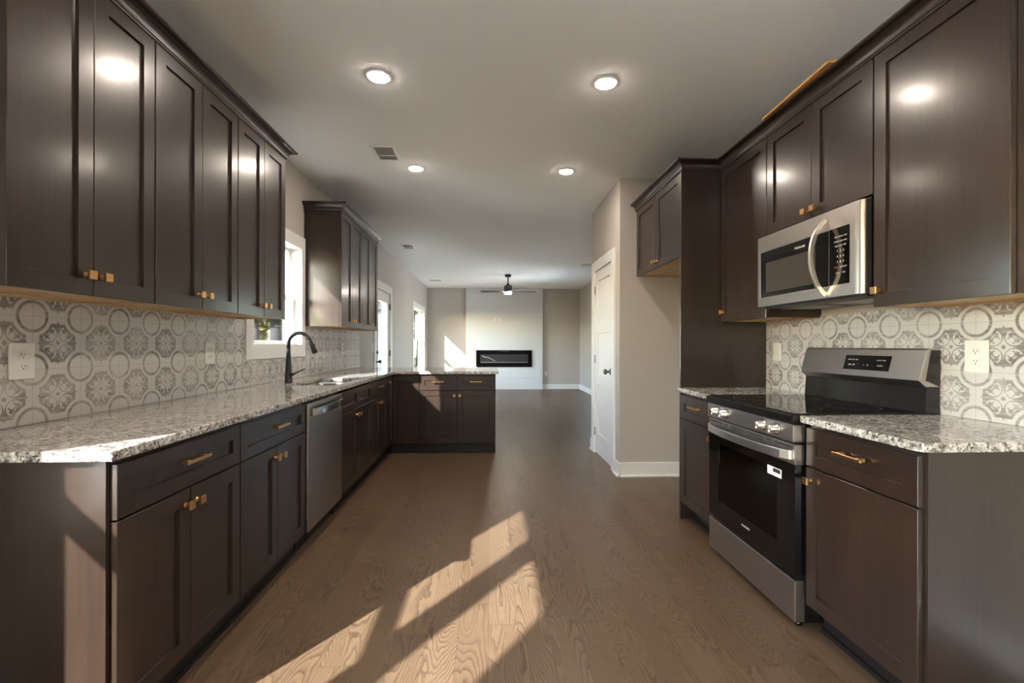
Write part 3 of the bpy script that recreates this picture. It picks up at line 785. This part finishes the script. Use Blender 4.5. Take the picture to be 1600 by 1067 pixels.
for x in (0.125, 0.215, 0.555, 0.65):
    b = MB(); b.lathe([(0.026, -0.010), (0.026, -0.018), (0.021, -0.022), (0.019, -0.048), (0.016, -0.050), (0.0005, -0.050)], (x, 0, 0.838), 'y', 24)
    b.box(x - 0.004, x + 0.004, -0.058, -0.046, 0.820, 0.856, 0.002)
    b.build('control_knob', 'chrome', cp)
# oven door
b = MB(); ws = (0.115, 0.635, 0.335, 0.655)
us, zs = [0.004, ws[0], ws[1], w - 0.004], [0.232, ws[2], ws[3], 0.700]
b.cells(us, zs, lambda i, j: not (i == 1 and j == 1), 0.0, 0.040)
for v in b.bm.verts: u, z_, c = v.co; v.co = (u, c, z_)
od = b.build('oven_door', 'black_glass', t)
MB().box(0.004, w - 0.004, -0.001, 0.041, 0.7005, 0.788, 0.003, 2).build('door_trim', 'steel', od)
b = MB()
for a, c in ((0.02, 0.155), (0.185, 0.215), (0.245, 0.365), (0.40, 0.53), (0.56, 0.59), (0.62, 0.735)): b.box(a, c, -0.0016, 0.0, 0.771, 0.777)
for a, c in ((0.245, 0.365), (0.40, 0.53)): b.box(a, c, -0.0016, 0.0, 0.758, 0.763)
b.build('vent_slots', 'slot', od)
MB().box(ws[0], ws[1], 0.003, 0.007, ws[2], ws[3]).build('oven_window', 'oven_glass', od)
for x in (0.135, 0.155): MB().box(x, x + 0.006, 0.030, 0.036, 0.36, 0.64).build('rack_guide', 'chrome', od)
b = MB(); L = []
for k in range(21):
    u = k / 20; x = 0.022 + (w - 0.044) * u; bow = 0.056 * max(0.0, 1 - (2 * u - 1) ** 2) ** 0.55
    y = -0.006 - bow; hh = 0.020
    L.append([(x, y - 0.006, 0.740 - hh), (x, y + 0.005, 0.740 - hh), (x, y + 0.005, 0.740 + hh), (x, y - 0.006, 0.740 + hh)])
b.loops(L); b.build('handle', 'chrome_soft', od, bevel=0.003)
lb = MB().box(0.566, 0.668, -0.0008, 0.0002, 0.617, 0.656).build('label', 'label', od, label='white paper sticker')
MB().box(0.608, 0.662, -0.0012, -0.0007, 0.634, 0.652).build('print', 'slot', lb)
text_mesh('logo_lettering', 'FRIGIDAIRE', 0.014, 'grey_print', od, TXT(0.385, -0.0006, 0.290))
b = MB(); b.box(0.004, w - 0.004, 0.0, 0.045, 0.034, 0.208, 0.004, 2); b.build('storage_drawer', 'steel', t)
for x in (0.05, w - 0.05):
    for y in (0.05, D - 0.1): MB().lathe([(0.016, 0.0), (0.016, 0.012), (0.01, 0.014), (0.01, 0.031)], (x, y, 0), 'z', 12).build('levelling_foot', 'black', t)
# backguard
yo = lambda X_: X_ - 1.297
b = MB(); b.prism([(yo(1.875), 0.917), (yo(1.884), 1.03), (yo(1.945), 1.03), (yo(1.945), 0.90), (yo(1.875), 0.90)], 'x', 0.006, w - 0.006)
bg = b.build('backguard', 'black', t, bevel=0.002)
hp = MB(); hp.prism([(yo(1.850), 1.058), (yo(1.885), 1.190), (yo(1.893), 1.197), (yo(1.945), 1.197), (yo(1.945), 1.0302), (yo(1.880), 1.0302)], 'x', 0.008, w - 0.008)
hp = hp.build('backguard_housing', 'steel', bg, bevel=0.002)
for xa, xb in ((w - 0.0079, w - 0.0045), (0.0045, 0.0079)):
    MB().prism([(yo(1.880), 1.058), (yo(1.905), 1.190), (yo(1.944), 1.190), (yo(1.944), 1.032)], 'x', xa, xb).build('side_cap', 'black_glass', bg)
sl = math.atan2(yo(1.885) - yo(1.850), 1.190 - 1.058)
PM = Matrix.Translation((0.46, yo(1.8673), 1.124)) @ Matrix.Rotation(-sl, 4, 'X')
b = MB(); b.box(-0.135, 0.135, -0.0022, 0.001, -0.037, 0.037); bmesh.ops.transform(b.bm, matrix=PM, verts=b.bm.verts[:])
dp = b.build('display', 'black_glass', bg)
for (s, sz, xx, zz) in (('BAKE  BROIL  KEEP', 0.0075, -0.083, 0.014), ('CLOCK  TIMER', 0.0075, 0.085, 0.014), ('+  -  0', 0.013, 0.0, -0.013), ('OFF  SET', 0.011, -0.085, -0.013), ('START', 0.011, 0.085, -0.013)):
    text_mesh('display_lettering', s, sz, 'grey_print', dp, PM @ Matrix.Translation((xx, -0.0026, zz)) @ Matrix.Rotation(PI / 2, 4, 'X'))

# over the range microwave
t = thing('microwave', 'stainless over-the-range microwave with curved handle above the stove', 'microwave', (1.590, 2.6225, 0), RR)
w = 0.757; z0, z1 = 1.428, 1.8505
MB().box(0.004, w - 0.004, 0.045, XR - 1.59 - 0.003, z0 + 0.006, z1).build('body', 'black', t)
md = MB(); us, zs = [0.0, 0.024, 0.5635, 0.566], [z0 + 0.006, 1.487, 1.748, z1 - 0.012]
md.cells(us, zs, lambda i, j: not (i in (1,) and j == 1), 0.0, 0.044)
for v in md.bm.verts: u, z_, c = v.co; v.co = (u, c, z_)
md = md.build('door', 'steel', t, bevel=0.003)
g_ = MB().box(0.0245, 0.563, 0.003, 0.04, 1.4875, 1.7475).build('door_glass', 'black_glass', md)
MB().box(0.075, 0.475, 0.0022, 0.004, 1.512, 1.682).build('window_screen', 'mw_glass', g_)
text_mesh('logo_lettering', 'FRIGIDAIRE', 0.0155, 'grey_print', g_, TXT(0.36, 0.0026, 1.714))
b = MB(); b.box(0.5675, w - 0.040, 0.0, 0.044, z0 + 0.006, z1 - 0.012)
for k in range(1): pass
L = []
for k in range(7):
    a = PI / 2 * k / 6; L.append((w - 0.040 + 0.036 * math.sin(a), 0.020 - 0.020 * math.cos(a)))
poly = [(w - 0.040, 0.044)] + [(w - 0.040, 0.0)] + L[1:] + [(w - 0.004, 0.044)]
b.prism(poly, 'z', z0 + 0.006, z1 - 0.012)
cf = b.build('control_fascia', 'steel', t)
cpn = MB().box(0.5680, 0.688, -0.0015, 0.001, 1.4875, 1.7475).build('keypad', 'black_glass', cf)
rows = [('TIME  POWER  ADD', 0.0085, 1.705), ('SENSOR  COOK  HEAT', 0.0075, 1.684), ('MELT  SOFT  POP', 0.0085, 1.663), ('1   2   3', 0.0135, 1.640), ('4   5   6', 0.0135, 1.615), ('7   8   9', 0.0135, 1.590)]
for s, sz, zz in rows: text_mesh('key_lettering', s, sz, 'grey_print', cpn, TXT(0.637, -0.0018, zz))
text_mesh('key_lettering', 'STOP', 0.010, 'red_print', cpn, TXT(0.612, -0.0018, 1.566)); text_mesh('key_lettering', '0  START', 0.010, 'grey_print', cpn, TXT(0.655, -0.0018, 1.566))
text_mesh('key_lettering', 'LIGHT      FAN', 0.0085, 'grey_print', cpn, TXT(0.637, -0.0018, 1.540))
pts = []
for k in range(25):
    u = k / 24; zz = 1.447 + (1.805 - 1.447) * u; bow = 0.072 * (1 - (2 * u - 1) ** 2) ** 0.75; pts.append((0.545, -0.001 - bow, zz))
MB().tube(pts, 0.01, flat=(0.006, 0.012)).build('handle', 'chrome_soft', md, bevel=0.003)
b = MB(); b.box(0.01, w - 0.01, 0.03, XR - 1.59 - 0.01, z0 - 0.006, z0 + 0.0055); b.build('bottom_plate', 'black_matte', t)
for x in (0.05, 0.43): MB().box(x, x + 0.28, 0.10, 0.30, z0 - 0.009, z0 - 0.0055).build('grease_filter', 'filter', t)

# ------------------------------------------------------------------ plates on the walls  (local: faces -y)
def outlet(label, loc, rz, w=0.09, h=0.130, kind='outlet', group='outlets and switches on the tile'):
    t = thing('wall_outlet' if kind == 'outlet' else 'light_switch', label, 'outlet' if kind == 'outlet' else 'switch', loc, rz, group)
    MB().box(-w / 2, w / 2, -0.007, 0.0, -h / 2, h / 2, 0.003, 2).build('plate', 'plate', t)
    if kind == 'outlet':
        for s in (-1, 1):
            f = MB().box(-0.0165, 0.0165, -0.0095, -0.006, s * 0.0205 - 0.014, s * 0.0205 + 0.014, 0.004, 2).build('socket', 'plate', t)
            b = MB(); c = s * 0.0205
            b.box(-0.0075, -0.0055, -0.0099, -0.009, c - 0.002, c + 0.007); b.box(0.0055, 0.0075, -0.0099, -0.009, c - 0.002, c + 0.006)
            b.lathe([(0.0024, -0.009), (0.0024, -0.0099)], (0, 0, c - 0.0075), 'y', 10)
            b.build('slots', 'slot', f)
    else:
        MB().box(-0.0165, 0.0165, -0.0105, -0.006, -0.033, 0.033, 0.003, 2).build('rocker', 'plate', t)
TLX = XL + 0.0095; TRX = XR - 0.0095
outlet('white duplex outlet in a wide plate on the tile nearest the camera, sink side', (TLX, 1.712, 1.147), RL)
outlet('white outlet on the tile left of the sink window', (TLX, 2.807, 1.155), RL, w=0.09, h=0.128)
outlet('white outlet on the tile under the far wall cabinets', (TLX, 5.266, 1.162), RL, w=0.085, h=0.122)
outlet('white light switch on the bare wall beside the glass door', (XL + 0.0005, 6.665, 1.165), RL, w=0.075, h=0.12, kind='switch', group=None)
outlet('white duplex outlet on the tile right of the stove', (TRX, 1.722, 1.167), RR)
outlet('white switch plate on the tile left of the stove, by the tall panel', (TRX, 2.982, 1.165), RR, w=0.082, h=0.118, kind='switch')
outlet('white outlet low on the far wall, right of the fireplace', (1.560, YF - 0.0005, 0.42), 0.0, w=0.075, h=0.12, group=None)
outlet('white outlet on the shiplap above the fireplace, left one', (0.150, FY0 - 0.0005, 1.885), 0.0, w=0.075, h=0.12, group='outlets on the shiplap')
outlet('white outlet on the shiplap above the fireplace, right one', (0.285, FY0 - 0.0005, 1.885), 0.0, w=0.075, h=0.12, group='outlets on the shiplap')

# ------------------------------------------------------------------ ceiling fixtures
def downlight(label, x, y):
    t = thing('recessed_light', label, 'ceiling light', (x, y, HC), 0, 'recessed ceiling lights')
    MB().lathe([(0.076, -0.0005), (0.075, -0.004), (0.0585, -0.008), (0.0575, -0.0005)], n=40).build('trim_ring', 'trim', t)
    MB().lathe([(0.057, -0.001), (0.057, -0.0082), (0.045, -0.0118), (0.0005, -0.013)], n=40).build('lens', 'lamp', t)
downlight('round recessed ceiling light nearest the camera, over the sink side', -0.635, 2.637)
downlight('round recessed ceiling light nearest the camera, over the stove side', 0.677, 2.630)
downlight('farther round recessed ceiling light beside the square vent', -0.638, 3.99)
downlight('farther round recessed ceiling light toward the pantry side', 0.674, 3.985)
downlight('added round recessed ceiling light above the camera, sink side, out of view', -0.635, 1.25)  # this lamp and the next are added for extra light, outside the frame
downlight('added round recessed ceiling light above the camera, stove side, out of view', 0.677, 1.25)

def vent(label, x, y, wx, wy):
    t = thing('ceiling_vent', label, 'vent', (x, y, HC), 0, 'ceiling vents')
    b = MB(); f = 0.022
    b.box(-wx / 2, -wx / 2 + f, -wy / 2, wy / 2, -0.008, -0.0005); b.box(wx / 2 - f, wx / 2, -wy / 2, wy / 2, -0.008, -0.0005)
    b.box(-wx / 2 + f, wx / 2 - f, -wy / 2, -wy / 2 + f, -0.008, -0.0005); b.box(-wx / 2 + f, wx / 2 - f, wy / 2 - f, wy / 2, -0.008, -0.0005)
    b.build('frame', 'trim', t, bevel=0.002)
    MB().box(-wx / 2 + f, wx / 2 - f, -wy / 2 + f, wy / 2 - f, -0.0015, -0.0005).build('duct', 'duct', t)
    b = MB(); n = 16; x0 = -wx / 2 + f
    for k in range(n):
        xx = x0 + (wx - 2 * f) * (k + 0.5) / n; yy0 = -wy / 2 + f
        b.loops([[(xx - 0.004, y_, -0.0018), (xx + 0.002, y_, -0.008), (xx + 0.003, y_, -0.008), (xx - 0.003, y_, -0.0018)] for y_ in (yy0, wy / 2 - f)])
    b.box(-wx / 2 + f, wx / 2 - f, wy * 0.12, wy * 0.15, -0.0085, -0.0018)
    b.build('louvers', 'trim', t)
vent('white ceiling vent beside the second recessed light, nearest vent', -0.829, 3.69, 0.19, 0.28)
vent('white ceiling vent halfway down the room over the glass door', -1.268, 7.19, 0.19, 0.30)
vent('faint white ceiling vent farthest away, near the living room window', -1.29, 10.95, 0.30, 0.22)
vent('white ceiling vent partly hidden by the pantry wall', 1.89, 8.65, 0.30, 0.20)

# ceiling fan
t = thing('ceiling_fan', 'dark three blade ceiling fan with a lit lens hanging in the living room', 'ceiling fan', (0.41, 9.95, 0))
MB().lathe([(0.068, HC - 0.001), (0.068, HC - 0.045), (0.060, HC - 0.055)], n=28).build('canopy', 'bronze', t)
MB().lathe([(0.013, HC - 0.05), (0.013, 2.53)], n=14).build('downrod', 'bronze', t)
mt = MB().lathe([(0.03, 2.545), (0.034, 2.515), (0.072, 2.505), (0.086, 2.49), (0.088, 2.37), (0.082, 2.362)], n=32).build('motor_housing', 'bronze', t)
MB().lathe([(0.080, 2.3615), (0.080, 2.335), (0.066, 2.318), (0.0005, 2.312)], n=32).build('light_lens', 'fan_lamp', mt)
for ang in (187, -11, -74):
    a = math.radians(ang); L = []
    for k in range(9):
        u = k / 8; r = 0.07 + 0.53 * u; hw = 0.035 + 0.028 * u - (0.02 * max(0, u - 0.9) * 10 * 0.5)
        tw = math.radians(13)
        l = []
        for s, zz in ((-1, -0.003), (1, -0.003), (1, 0.003), (-1, 0.003)):
            l.append((r * math.cos(a) - s * hw * math.cos(tw) * math.sin(a), r * math.sin(a) + s * hw * math.cos(tw) * math.cos(a), 2.372 + s * hw * math.sin(tw) + zz - 0.012 * u))
        L.append(l)
    MB().loops(L).build('blade', 'blade', t)

# electric fireplace
t = thing('electric_fireplace', 'wide black linear electric fireplace set in the white shiplap', 'fireplace', (0.408, FY0, 0))
hw = 0.756
MB().box(-hw, hw, -0.030, -0.0005, 0.607, 1.061, 0.004, 2).build('frame', 'fire_glass', t)
MB().box(-0.645, 0.645, -0.032, -0.029, 0.715, 0.947).build('screen', 'screen', t)
b = MB()
for k in range(44):
    x = -0.62 + k * 1.24 / 43; b.lathe([(0.0005, -0.010), (0.011, -0.004), (0.010, 0.006), (0.0005, 0.010)], (x, -0.037, 0.732 + 0.004 * math.sin(k * 2.1)), 'z', 6, smooth=False)
o_ = b.build('ember_bed', 'ember', t); o_['kind'] = 'stuff'
MB().tube([(-0.60, -0.0335, 0.91), (-0.50, -0.0335, 0.865), (-0.42, -0.0335, 0.86), (-0.34, -0.0335, 0.81), (-0.24, -0.0335, 0.775)], [0.007, 0.011, 0.009, 0.010, 0.004], 8).build('log', 'ember', t)
MB().box(-0.14, 0.14, -0.0325, -0.0295, 1.022, 1.034).build('control_strip', 'screen', t)

# ------------------------------------------------------------------ outdoors
def gz(x, y):
    d = max(0.0, -x - 2.4)
    k = min(1.0, max(0.0, (y - 3.2) / 2.2)) if y < 11 else max(0.0, 1 - (y - 11) / 6.0)
    s = min(1.0, d / 2.6); s = s * s * (3 - 2 * s)
    return -0.14 + k * (1.30 * s + 0.055 * max(0, d - 2.6)) + 0.05 * math.sin(x * 1.7) * math.sin(y * 1.3) * min(1, d)
bm = bmesh.new(); nx, ny = 60, 70; V = []
for i in range(nx + 1):
    V.append([bm.verts.new((-1.80 - 46 * (i / nx) ** 1.7, -26 + 76 * j / ny, 0)) for j in range(ny + 1)])
for r_ in V:
    for v in r_: v.co.z = gz(v.co.x, v.co.y)
for i in range(nx):
    for j in range(ny): bm.faces.new((V[i][j], V[i + 1][j], V[i + 1][j + 1], V[i][j + 1])).smooth = True
b = MB(); b.bm.free(); b.bm = bm
struct(b.build('ground', 'ground'), 'leaf covered yard outside the windows')
struct(MB().box(XL - WT - 2.2, XL - WT - 0.002, 5.9, 8.9, -0.16, -0.02).build('ground_patio', 'paving'), 'pale concrete landing outside the glass door')
struct(MB().box(XR2 + WT + 0.002, 16, 4.3, 14.0, -0.3, -0.04).build('ground_added_terrace', 'paving'), 'pale paving added unseen beside the living room to reflect daylight indoors')  # unseen reflector slab, added for the living room light
struct(MB().box(XL - WT - 3.4, XL - WT - 0.002, YB - 4.0, 2.6, -0.3, -0.02).build('ground_added_walk', 'paving'), 'pale paving added unseen along the side of the house to bounce sun indoors')  # unseen, added so sunlit paving throws light up at the ceiling
t = thing('garden_shed', 'pale clapboard shed in the yard seen through the glass door', 'shed', (-6.9, 24.2, -0.14))
b = MB(); b.box(-1.35, 1.35, -2.3, 2.3, 0, 3.0)
for k in range(20): b.prism([(1.35, 0.02 + k * 0.15), (1.372, 0.02 + k * 0.15), (1.352, 0.165 + k * 0.15)], 'y', -2.31, 2.31)
b.build('wall', 'siding', t)
MB().prism([(-1.6, 2.98), (0, 3.9), (1.6, 2.98), (1.6, 3.06), (0, 4.0), (-1.6, 3.06)], 'y', -2.5, 2.5).build('roof', 'roofing', t)

def tree(label, x, y, h, r, mat):
    z = gz(x, y) - 0.1
    t = thing('tree', label, 'tree', (x, y, z), 0, 'trees in the yard')
    lean = random.uniform(-0.4, 0.4)
    b = MB(); b.tube([(0, 0, 0), (0.03, 0.02, h * 0.2), (lean * 0.4, 0.1, h * 0.5), (lean, 0.1, h * 0.9)], [r * 1.25, r, r * 0.75, r * 0.2], 10)
    for k in range(7):
        a = random.uniform(0, 2 * PI); zz = h * random.uniform(0.3, 0.75); L = h * 0.22
        b.tube([(lean * zz / h, 0.06, zz), (lean * zz / h + math.cos(a) * L * 0.5, math.sin(a) * L * 0.5, zz + L * 0.3), (lean * zz / h + math.cos(a) * L, math.sin(a) * L, zz + L * 0.7)], [r * 0.3, r * 0.2, r * 0.06], 6)
    b.build('trunk', 'bark', t)
    bm = bmesh.new()
    for k in range(2600):
        a = random.uniform(0, 2 * PI); el = random.uniform(-1, 1); rr_ = random.uniform(0.35, 1.0) ** 0.5
        c = Vector((math.cos(a) * math.sqrt(1 - el * el) * h * 0.20 * rr_ + lean * 0.6, math.sin(a) * math.sqrt(1 - el * el) * h * 0.20 * rr_, h * 0.60 + el * h * 0.40 * rr_))
        d = Vector((random.gauss(0, 1), random.gauss(0, 1), random.gauss(0, 1))).normalized(); e_ = d.orthogonal().normalized()
        s = random.uniform(0.12, 0.30); f_ = d.cross(e_)
        vs = [bm.verts.new(c + e_ * s), bm.verts.new(c + f_ * s * 0.5), bm.verts.new(c - e_ * s), bm.verts.new(c - f_ * s * 0.5)]
        bm.faces.new(vs)
    q = MB(); q.bm.free(); q.bm = bm
    q.build('foliage', mat, t)
for (lb, x, y, h, r, m_) in (
    ('thick grey trunked tree at the right of the sink window view', -7.3, 16.0, 9.0, 0.22, 'leaf'),
    ('slim yellow leaved tree in the left of the sink window view', -10.6, 21.2, 7.0, 0.10, 'leaf_yellow'),
    ('small slim green tree nearest the house in the sink window view', -6.2, 12.4, 5.0, 0.07, 'leaf'),
    ('large yellow tree filling the back of the sink window view', -14.5, 29.5, 11.0, 0.25, 'leaf_yellow'),
    ('green tree behind the shed seen through the glass door', -7.6, 36.0, 10.0, 0.22, 'leaf'),
    ('tall green tree farther up the yard behind the yellow ones', -13.0, 38.0, 12.0, 0.3, 'leaf'),
    ('broad green tree seen through the living room window', -4.4, 29.5, 9.0, 0.25, 'leaf'),
    ('green tree at the far left edge of the yard', -20.0, 40.0, 12.0, 0.3, 'leaf')):
    tree(lb, x, y, h, r, m_)
